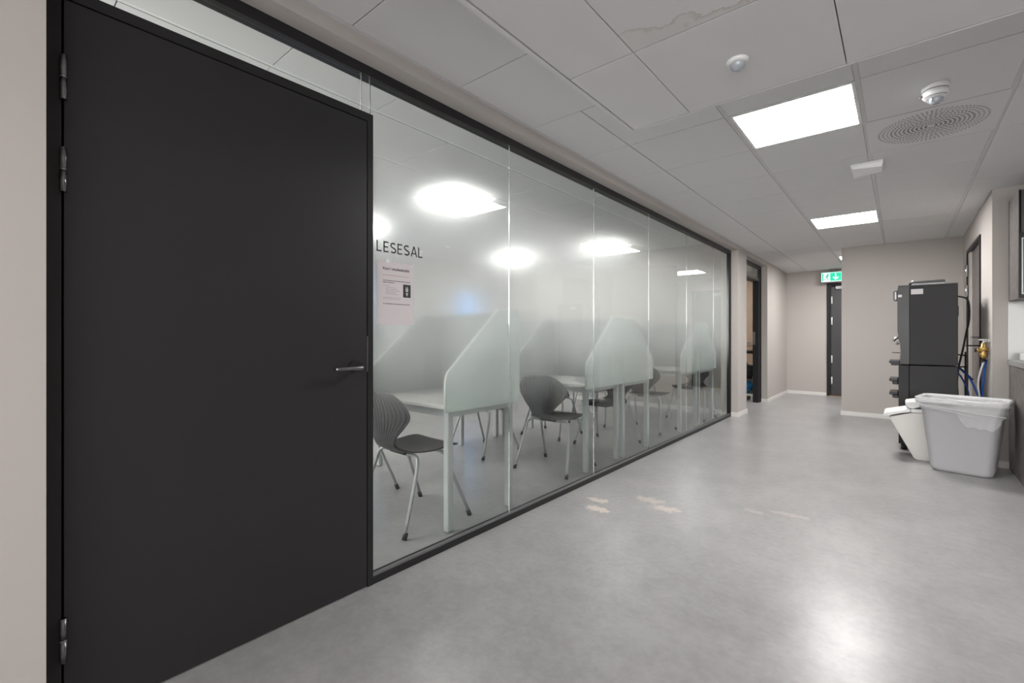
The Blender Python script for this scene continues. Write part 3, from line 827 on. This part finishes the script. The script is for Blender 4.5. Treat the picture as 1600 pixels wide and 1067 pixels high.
# ------------------------------------------------------------------ coffee machine
cm = thing('coffee_machine', 'tall black coffee vending machine standing on a cabinet behind the white bins', 'coffee machine', (0, 5.9, 0))
DY = .56
obj('body', B((.069, .409, 0, DY, .838, 1.592), bevel=.004), M['machine'], cm)
obj('base_cabinet', B((.069, .409, .0, DY, .05, .828), bevel=.003), M['machine'], cm)
bm = bmesh.new()
prism(bm, [(.067, .838), (-.002, .838), (.004, .95), (.000, 1.02), (-.012, 1.09), (-.020, 1.16), (-.022, 1.55), (-.016, 1.585), (.0, 1.597), (.067, 1.600)], 'y', 0.002, DY - .002)
obj('front_door', bm, M['machine2'], cm)
bm = bmesh.new(); box(bm, -.012, .066, .003, DY - .003, .06, .828, bevel=.004); obj('cabinet_front', bm, M['machine'], cm)
obj('top_cover', B((-.015, .409, .0, DY, 1.592, 1.606), bevel=.003), M['machine2'], cm)
obj('sticker', B((.080, .168, -.0012, .0, 1.515, 1.565)), M['label'], cm)
bm = bmesh.new(); box(bm, -.052, -.016, .01, .17, 1.462, 1.560, bevel=.012); box(bm, -.018, .016, .0, .10, 1.490, 1.520, bevel=.003); obj('coin_unit', bm, M['darksteel'], cm)
bm = bmesh.new(); tube(bm, [(-.015, .22, 1.10), (-.045, .22, 1.085), (-.05, .22, 1.06)], .014, 12); tube(bm, [(-.012, .22, 1.04), (-.034, .22, 1.03)], .012, 12); obj('spout', bm, M['steel'], cm)
bm = bmesh.new(); tube(bm, [(.0, .16, .945), (-.04, .16, .945), (-.062, .16, .947)], .004, 8); obj('cup_holder', bm, M['foot'], cm)
bm = bmesh.new(); box(bm, -.085, .0, .06, .46, .842, .868, bevel=.008); box(bm, -.070, .0, .06, .46, .822, .845, bevel=.006); obj('drip_tray', bm, M['machine2'], cm)
for z in (.655, .520):
    bm = bmesh.new(); box(bm, -.085, -.012, .08, .38, z + .006, z + .034, bevel=.010); box(bm, -.060, -.012, .10, .36, z - .026, z + .012, bevel=.008); obj('cup_dispenser', bm, M['machine2'], cm)
for x in (.03, .36):
    for y in (.06, .48):
        bm = bmesh.new(); tube(bm, [(x, y, .002), (x, y, .055)], .022, 16); obj('foot', bm, M['foot'], cm)
obj('rear_bracket', B((.409, .418, .06, .10, 1.30, 1.39)), M['foot'], cm)
# tray on top of the machine
bt = thing('bean_tray', 'dark flat tray with a pale edge lying on the coffee machine', 'tray', (.19, 6.1, 1.606))
bm = bmesh.new(); box(bm, -.105, .135, -.14, .14, 0.0, .018, bevel=.004); obj('base', bm, M['plastic'], bt)
bm = bmesh.new(); prism(bm, [(-.125, .020), (-.10, .036), (.130, .042), (.138, .020)], 'y', -.15, .15); obj('lid', bm, M['machine2'], bt)
bm = bmesh.new(); lathe(bm, [(0, .016), (.008, .014), (.010, 0)], 14, (-.095, -.10, .036)); obj('knob', bm, M['plastic'], bt)

# hoses, cables and valve beside the machine
YH = 6.15
def hose(name, pts, r, m, label, cat):
    bm = bmesh.new(); tube(bm, smooth_path(pts, 7), r, 8); return tag(obj(name, bm, m), label, cat)
hose('power_cable', [(.409, 6.30, 1.50), (.45, 6.30, 1.50), (.505, 6.30, 1.46), (.515, 6.30, 1.30), (.49, 6.30, 1.12), (.47, 6.30, .98), (.44, 6.3, .80), (.43, 6.3, .62), (.45, 6.3, .40), (.50, 6.3, .12)], .008, M['cable'],
     'black cable looping down from the upper back of the coffee machine', 'cable')
hose('water_hose', [(.583, 5.80, .90), (.57, 5.83, .78), (.565, 5.88, .62), (.56, 5.96, .45), (.55, 6.0, .20), (.54, 6.0, .02)], .0075, M['blue'],
     'blue hose hanging straight down from the brass valve', 'hose')
hose('drain_hose', [(.568, 5.79, .90), (.545, 5.80, .80), (.535, 5.85, .68), (.55, 5.90, .55), (.565, 5.93, .35), (.57, 5.95, .02)], .007, M['whitehose'],
     'white hose beside the blue one under the brass valve', 'hose')
hose('supply_hose', [(.409, 6.22, .80), (.45, 6.20, .79), (.50, 6.12, .72), (.54, 6.05, .60), (.565, 6.05, .50), (.56, 6.1, .30), (.53, 6.1, .02)], .008, M['blue'],
     'blue hose sloping from the coffee machine towards the valve', 'hose')
hose('supply_hose', [(.409, 6.26, .76), (.44, 6.26, .74), (.475, 6.2, .66), (.50, 6.2, .56), (.505, 6.2, .40), (.50, 6.2, .02)], .007, M['blue'],
     'lower blue hose leaving the coffee machine near the bins', 'hose')
hose('power_cable', [(.409, 6.24, .79), (.44, 6.24, .80), (.475, 6.18, .76), (.52, 6.12, .70)], .010, M['cable'],
     'short thick black cable at the lower back of the machine', 'cable')
fr_ = thing('pipe_bracket', 'black branching pipe bracket between coffee machine and dark door', 'bracket', (.409, 6.25, 0))
for nm, a, b in (('upper_arm', (0, 0, .935), (.075, 0, .925)), ('lower_arm', (0, 0, .81), (.075, 0, .815)), ('upright', (.075, 0, .96), (.075, 0, .30)), ('wall_arm', (.075, 0, 1.02), (.19, .0, 1.02))):
    bm = bmesh.new(); tube(bm, [a, b], .0065, 8); bmesh.ops.create_icosphere(bm, subdivisions=2, radius=.013, matrix=Matrix.Translation(b)); obj(nm, bm, M['cable'], fr_)
vb = thing('water_valve', 'brass water valve with steel pipe on the right wall corner', 'valve', (.560, 5.78, 0))
bm = bmesh.new(); lathe(bm, [(0, .90), (.016, .90), (.016, .925), (.028, .93), (.030, .955), (.022, .965), (.022, .985), (.031, .99), (.031, 1.01), (.018, 1.018), (.015, 1.05), (0, 1.05)], 20)
tube(bm, [(-.045, 0, .985), (.03, 0, .985)], .014, 12); obj('body', bm, M['brass'], vb)
bm = bmesh.new(); tube(bm, [(-.055, 0, .985), (-.045, 0, .985)], .017, 12); tube(bm, [(0, 0, .885), (0, 0, .903)], .020, 12); obj('fitting', bm, M['cable'], vb)
bm = bmesh.new(); tube(bm, smooth_path([(0, 0, 1.045), (0, 0, 1.058), (.012, 0, 1.064), (.042, 0, 1.064)], 4), .008, 10); tube(bm, [(.030, 0, 1.064), (.041, 0, 1.064)], .024, 16); obj('pipe', bm, M['steel'], vb)
bm = bmesh.new(); box(bm, -.030, .026, -.008, .008, 1.074, 1.084, bevel=.003); tube(bm, [(0, 0, 1.05), (0, 0, 1.076)], .005, 8); obj('lever', bm, M['plastic'], vb)

# ------------------------------------------------------------------ bins
def rrect(w_, d, r, n=6, cx=0, cy=0):
    pts = []
    for (sx, sy, a0) in ((1, 1, 0), (-1, 1, 90), (-1, -1, 180), (1, -1, 270)):
        for k in range(n + 1):
            a = math.radians(a0 + 90 * k / n)
            pts.append((cx + sx * (w_ / 2 - r) + r * math.cos(a), cy + sy * (d / 2 - r) + r * math.sin(a)))
    return pts
def loft(bm, secs, cap0=True, cap1=False):
    rings = [[bm.verts.new((x, y, z)) for x, y in pts] for pts, z in secs]
    n = len(rings[0])
    for a, b in zip(rings, rings[1:]):
        for k in range(n):
            f = bm.faces.new((a[k], a[(k + 1) % n], b[(k + 1) % n], b[k])); f.smooth = True
    if cap0: bm.faces.new(rings[0][::-1])
    if cap1: bm.faces.new(rings[-1])
    return rings
wb = thing('waste_bin', 'large pale grey waste bin with a clear liner folded over its rim', 'bin', (.394, 5.285, 0), math.radians(-11.5))
bm = bmesh.new()
secs = [(rrect(.33, .24, .05), .0), (rrect(.36, .262, .055), .008), (rrect(.375, .272, .055), .03), (rrect(.475, .315, .05), .500), (rrect(.485, .32, .05), .502), (rrect(.50, .33, .05), .575),
        (rrect(.49, .32, .045), .575), (rrect(.46, .30, .045), .50), (rrect(.36, .255, .045), .02)]
loft(bm, secs, True, True); obj('body', bm, M['bin'], wb)
bm = bmesh.new()
loft(bm, [(rrect(.505, .335, .05), .556), (rrect(.540, .375, .06), .556), (rrect(.550, .385, .065), .566), (rrect(.550, .385, .065), .586), (rrect(.540, .375, .06), .600),
          (rrect(.50, .33, .05), .602), (rrect(.485, .315, .045), .59), (rrect(.485, .315, .045), .56)], False, False)
obj('rim', bm, M['binrim'], wb)
m_, nt, p_, out_ = mat('clear_liner_film')
p_.inputs['Base Color'].default_value = (.80, .80, .81, 1); p_.inputs['Roughness'].default_value = .18; p_.inputs['Alpha'].default_value = .42
M['liner'] = m_
bm = bmesh.new(); n = 7 * 4 * 4
def pt_on(w_, d, r, t):
    P = rrect(w_, d, r, 8); L = [0]
    for i in range(len(P)):
        a, b = P[i], P[(i + 1) % len(P)]; L.append(L[-1] + math.hypot(a[0] - b[0], a[1] - b[1]))
    s = (t % 1) * L[-1]
    for i in range(len(P)):
        if s <= L[i + 1]:
            k = (s - L[i]) / max(1e-9, L[i + 1] - L[i]); a, b = P[i], P[(i + 1) % len(P)]
            return a[0] + (b[0] - a[0]) * k, a[1] + (b[1] - a[1]) * k
    return P[0]
NT, NV = 150, 12
rings = []
for v in range(NV + 1):
    ring = []
    f = v / NV
    for k in range(NT):
        t = k / NT
        x, y = pt_on(.554, .389, .067, t)
        # front face is local -y; the liner hangs lower at the right of the front
        front = y < -.12
        drop = .085
        if front:
            u = (x + .28) / .56
            drop = .075 + .055 * u + (.115 * math.sqrt(max(0, 1 - ((u - .72) / .24) ** 2)) if abs(u - .72) < .24 else 0)
        drop += .012 * math.sin(9 * 2 * PI * t) + .006 * math.sin(23 * 2 * PI * t)
        z = .6035 - f * drop
        sc = 1.004 - .10 * max(0, f - .12) + .010 * math.sin(31 * 2 * PI * t + f * 5) * f * .8
        if f < .1: sc = 1.004
        ring.append(bm.verts.new((x * sc, y * sc * (1 - .05 * f), z)))
    rings.append(ring)
inner = [bm.verts.new((x * .97, y * .955, .607)) for x, y in [pt_on(.554, .389, .067, k / NT) for k in range(NT)]]
low_ = [bm.verts.new((x * .84, y * .78, .50)) for x, y in [pt_on(.554, .389, .067, k / NT) for k in range(NT)]]
allr = [low_, inner] + rings
for a, b in zip(allr, allr[1:]):
    for k in range(NT):
        f = bm.faces.new((a[k], a[(k + 1) % NT], b[(k + 1) % NT], b[k])); f.smooth = True
obj('liner', bm, M['liner'], wb)
bm = bmesh.new()
tube(bm, smooth_path([(-.262, -.197, .555), (-.15, -.196, .535), (.02, -.194, .515), (.15, -.192, .500), (.262, -.190, .492)], 5), .0035, 6)
tube(bm, smooth_path([(-.255, -.195, .545), (-.12, -.193, .515), (.03, -.190, .485), (.12, -.187, .470)], 5), .003, 6)
obj('liner_fold', bm, M['liner'], wb)

b2 = thing('ingredient_bin', 'smaller white bin with a sloping front and raised lid flap behind the grey bin', 'bin', (0, 5.50, 0))
bm = bmesh.new()
prism(bm, [(.112, 0), (.44, 0), (.46, .02), (.50, .455), (.10, .425), (.02, .40), (-.078, .365), (.095, .015)], 'y', .0, .34)
bmesh.ops.bevel(bm, geom=[e for e in bm.edges], offset=.008, segments=2, affect='EDGES')
obj('body', bm, M['bin2'], b2)
bm = bmesh.new(); prism(bm, [(-.112, .372), (-.118, .392), (-.105, .402), (.07, .452), (.07, .425), (.02, .415)], 'y', -.012, .352)
bmesh.ops.bevel(bm, geom=[e for e in bm.edges], offset=.004, segments=2, affect='EDGES'); obj('front_lip', bm, M['lid'], b2)
bm = bmesh.new(); prism(bm, [(.075, .425), (.075, .452), (.50, .475), (.50, .452)], 'y', -.012, .352); obj('rim', bm, M['lid'], b2)
bm = bmesh.new(); prism(bm, [(.035, .492), (.042, .508), (.165, .535), (.190, .495), (.085, .455), (.060, .462)], 'y', .01, .33)
bmesh.ops.bevel(bm, geom=[e for e in bm.edges], offset=.003, segments=2, affect='EDGES'); obj('lid_flap', bm, M['lid'], b2)

# ------------------------------------------------------------------ kitchen corner at the right edge
uc = thing('wall_cabinet', 'dark wood wall cabinet cut off by the right edge of the picture', 'cabinet', (.696, 5.204, 1.403))
obj('body', B((0, .60, .02, .434, 0, .83)), M['cab'], uc)
obj('door', B((.004, .596, 0, .019, .50, .826), bevel=.002), M['cabfront'], uc)
obj('frame', B((.0, .012, 0, .019, 0, .83), (.012, .6, 0, .019, .0, .02), (.012, .6, 0, .019, .47, .50)), M['frame'], uc)
dr = obj('glass_door', B((.014, .596, .004, .017, .022, .468)), M['cabfront'], uc)
obj('door_trim', B((.014, .022, -.002, .004, .03, .46), (.022, .59, -.002, .004, .03, .038), (.022, .59, -.002, .004, .452, .46)), M['leg'], dr)
bc = thing('base_cabinet', 'dark wood base cabinet under the grey worktop by the bins', 'cabinet', (.702, 4.99, 0))
obj('body', B((0, 1.8, .02, .648, .10, .868)), M['cab'], bc)
obj('end_panel', B((-.004, 0, .0, .648, 0, .868)), M['cab'], bc)
for k in range(3): 
    d_ = obj('door', B((.003 + k * .6, .597 + k * .6, 0, .019, .105, .865), bevel=.002), M['cabfront'], bc)
    bm = bmesh.new(); tube(bm, [(.06 + k * .6, -.03, .80), (.22 + k * .6, -.03, .80)], .006, 8); obj('handle', bm, M['steel'], d_)
obj('plinth', B((.0, 1.8, .06, .08, 0, .10)), M['frame'], bc)
tag(obj('worktop', B((.690, 2.52, 4.955, 5.638, .870, .914), bevel=.003), M['worktop']), 'grey stone worktop running off the right edge', 'worktop')
tag(obj('backsplash', B((.690, 2.52, 5.625, 5.6385, .9145, 1.40)), M['splash']), 'pale glass splashback between worktop and wall cabinet', 'splashback')
fc = thing('plastic_box', 'small white ridged box on the worktop at the right edge', 'box', (.745, 5.36, .914))
bm = bmesh.new(); box(bm, 0, .22, 0, .17, 0.001, .050, bevel=.006)
for k in range(5): box(bm, -.002, .222, -.002, .172, .006 + k * .008, .0085 + k * .008)
obj('body', bm, M['plastic'], fc)
bm = bmesh.new(); box(bm, -.003, .223, -.003, .173, .050, .056, bevel=.002); obj('lid', bm, M['lid'], fc)

# ------------------------------------------------------------------ ceiling devices
ms = thing('motion_sensor', 'small round white motion sensor on the lowered ceiling', 'sensor', (-.475, 1.905, 2.161))
bm = bmesh.new(); lathe(bm, [(0, 0), (.040, 0), (.040, -.006), (.034, -.013), (.028, -.014), (0, -.014)], 36); obj('housing', bm, M['plastic'], ms)
bm = bmesh.new(); lathe(bm, [(.027, -.0135), (.026, -.022), (.021, -.031), (.012, -.037), (0, -.039)], 30); obj('lens', bm, M['lens'], ms)
sd = thing('smoke_detector', 'white round smoke detector beside the perforated ceiling vent', 'smoke detector', (.135, 3.13, CL))
bm = bmesh.new(); lathe(bm, [(0, 0), (.052, 0), (.054, -.004), (.053, -.024), (0, -.024)], 40); obj('base', bm, M['plastic'], sd)
bm = bmesh.new(); lathe(bm, [(.050, -.024), (.050, -.027), (0, -.027)], 40); obj('gap_ring', bm, M['ventdark'], sd)
bm = bmesh.new(); lathe(bm, [(0, -.027), (.050, -.027), (.051, -.050), (.044, -.060), (.030, -.064), (0, -.064)], 40); obj('body', bm, M['plastic'], sd)
bm = bmesh.new(); lathe(bm, [(.026, -.064), (.025, -.080), (.018, -.088), (0, -.090)], 24)
for k in range(6):
    a = k * PI / 3; tube(bm, [(.029 * math.cos(a), .029 * math.sin(a), -.062), (.026 * math.cos(a), .026 * math.sin(a), -.084)], .003, 6)
obj('sensor_cage', bm, M['lens'], sd)
bm = bmesh.new()
for k in range(14):
    a = -2.6 + k * .16
    R = Matrix.Rotation(a, 3, 'Z'); box(bm, .0435, .0475, -.003, .003, -.0592, -.0572, rot=R)
tube(bm, [(-.05, -.012, -.045), (-.062, -.016, -.048)], .005, 8)
obj('marking', bm, M['greyink'], sd)

# perforated round vent in a square tile
vx, vy = .1405, 3.71
vt = thing('ceiling_vent', 'square ceiling vent with a round pattern of slots', 'vent', (vx, vy, CL))
bm = bmesh.new()
RO = .262; rings_n = 12; NA = 72
def P2(r, a): return (r * math.cos(a), r * math.sin(a), 0)
radii = [.012]
for k in range(rings_n):
    r0 = .020 + k * .0198; radii += [r0, r0 + .0108]
radii.append(RO)
cache = {}
def V(i, j):
    j %= NA * 2
    if (i, j) not in cache: cache[(i, j)] = bm.verts.new(P2(radii[i], 2 * PI * j / (NA * 2)))
    return cache[(i, j)]
for i in range(len(radii) - 1):
    holes = (i % 2 == 1)
    for j in range(NA * 2):
        if holes:
            r = radii[i]
            # slots roughly 14 mm long with narrow bridges
            per = max(4, NA // max(1, round(2 * PI * r / .020) )) 
            q = max(1, round(NA * 2 / max(6, round(2 * PI * r / .020))))
            if q <= 1: q = 2
            if (j % q) != 0: continue
        bm.faces.new((V(i, j), V(i, j + 1), V(i + 1, j + 1), V(i + 1, j)))
cv = [V(0, j) for j in range(NA * 2)]; bm.faces.new(cv)
H_ = .296
def sq(a):
    c, s = math.cos(a), math.sin(a); k = H_ / max(abs(c), abs(s)); return (c * k, s * k, 0)
outer = [bm.verts.new(sq(2 * PI * j / (NA * 2))) for j in range(NA * 2)]
last = len(radii) - 1
for j in range(NA * 2):
    bm.faces.new((V(last, j), V(last, j + 1), outer[(j + 1) % (NA * 2)], outer[j]))
bmesh.ops.recalc_face_normals(bm, faces=bm.faces[:])
if sum(f.normal.z for f in bm.faces) > 0: bmesh.ops.reverse_faces(bm, faces=bm.faces[:])
pl_ = obj('perforated_plate', bm, M['vent'], vt, recalc=False)
sm = pl_.modifiers.new('thickness', 'SOLIDIFY'); sm.thickness = .0015; sm.offset = -1
obj('cavity', B((-.29, .29, -.29, .29, .012, .015)), M['ventdark'], vt)
wa = thing('alarm_device', 'small white wedge-shaped device on the ceiling below the vent', 'alarm device', (-.185, 4.27, CL))
bm = bmesh.new(); box(bm, -.095, .095, -.105, .105, -.016, 0, bevel=.004); obj('base', bm, M['plastic'], wa)
bm = bmesh.new()
v_ = [bm.verts.new(c) for c in [(-.093, -.103, -.016), (.093, -.103, -.016), (.093, .103, -.016), (-.093, .103, -.016), (-.085, -.095, -.034), (.085, -.095, -.050), (.085, .095, -.034), (-.085, .095, -.050)]]
for q in ((0, 1, 5, 4), (1, 2, 6, 5), (2, 3, 7, 6), (3, 0, 4, 7), (4, 5, 7), (5, 6, 7), (3, 2, 1, 0)): bm.faces.new([v_[i] for i in q])
obj('cover', bm, M['plastic'], wa)

# ------------------------------------------------------------------ exit sign
ex = thing('exit_sign', 'green-lit emergency exit sign with running figure and down arrow', 'exit sign', (-.965, 10.28, 2.21))
obj('case', B((-.160, .160, .001, .055, -.098, .098), bevel=.003), M['signcase'], ex)
obj('bracket', B((-.03, .03, .02, .04, .098, .151)), M['signcase'], ex)
def flat(name, polys, m, y0=-.002, y1=.0, parent=ex):
    bm = bmesh.new()
    for p in polys: prism(bm, p, 'y', y0, y1)
    return obj(name, bm, m, parent)
R4 = lambda a, b, c, d: [(a, c), (b, c), (b, d), (a, d)]
face = flat('face', [R4(-.158, .158, -.085, .085)], M['signwhite'])
flat('green_strip', [R4(-.146, -.125, -.073, .073)], M['signgreen'], -.0035, -.002, face)
flat('green_field', [R4(-.020, .146, -.073, .073)], M['signgreen'], -.0035, -.002, face)
flat('arrow', [R4(.052, .072, -.02, .066), [(.062, -.060), (.014, -.012), (.028, .002), (.062, -.032), (.096, .002), (.110, -.012)]], M['signwhite'], -.005, -.0035, face)
bm = bmesh.new()
prism(bm, [(-.056 + .012 * math.cos(a), .050 + .012 * math.sin(a)) for a in [2 * PI * k / 14 for k in range(14)]], 'y', -.0036, -.002)
def limb(bm, pts, wd):
    for a, b in zip(pts, pts[1:]):
        a = Vector(a); b = Vector(b); t = (b - a).normalized(); n_ = Vector((-t.y, t.x)) * wd / 2
        prism(bm, [tuple(a + n_), tuple(b + n_), tuple(b - n_), tuple(a - n_)], 'y', -.0036, -.002)
limb(bm, [(-.060, .034), (-.074, -.008)], .020)
limb(bm, [(-.058, .032), (-.040, .014), (-.026, .020)], .008)
limb(bm, [(-.066, .032), (-.092, .022), (-.100, .0)], .008)
limb(bm, [(-.074, -.006), (-.052, -.026), (-.060, -.060)], .010)
limb(bm, [(-.076, -.006), (-.090, -.034), (-.116, -.040)], .010)
obj('running_figure', bm, M['signdark'], face)
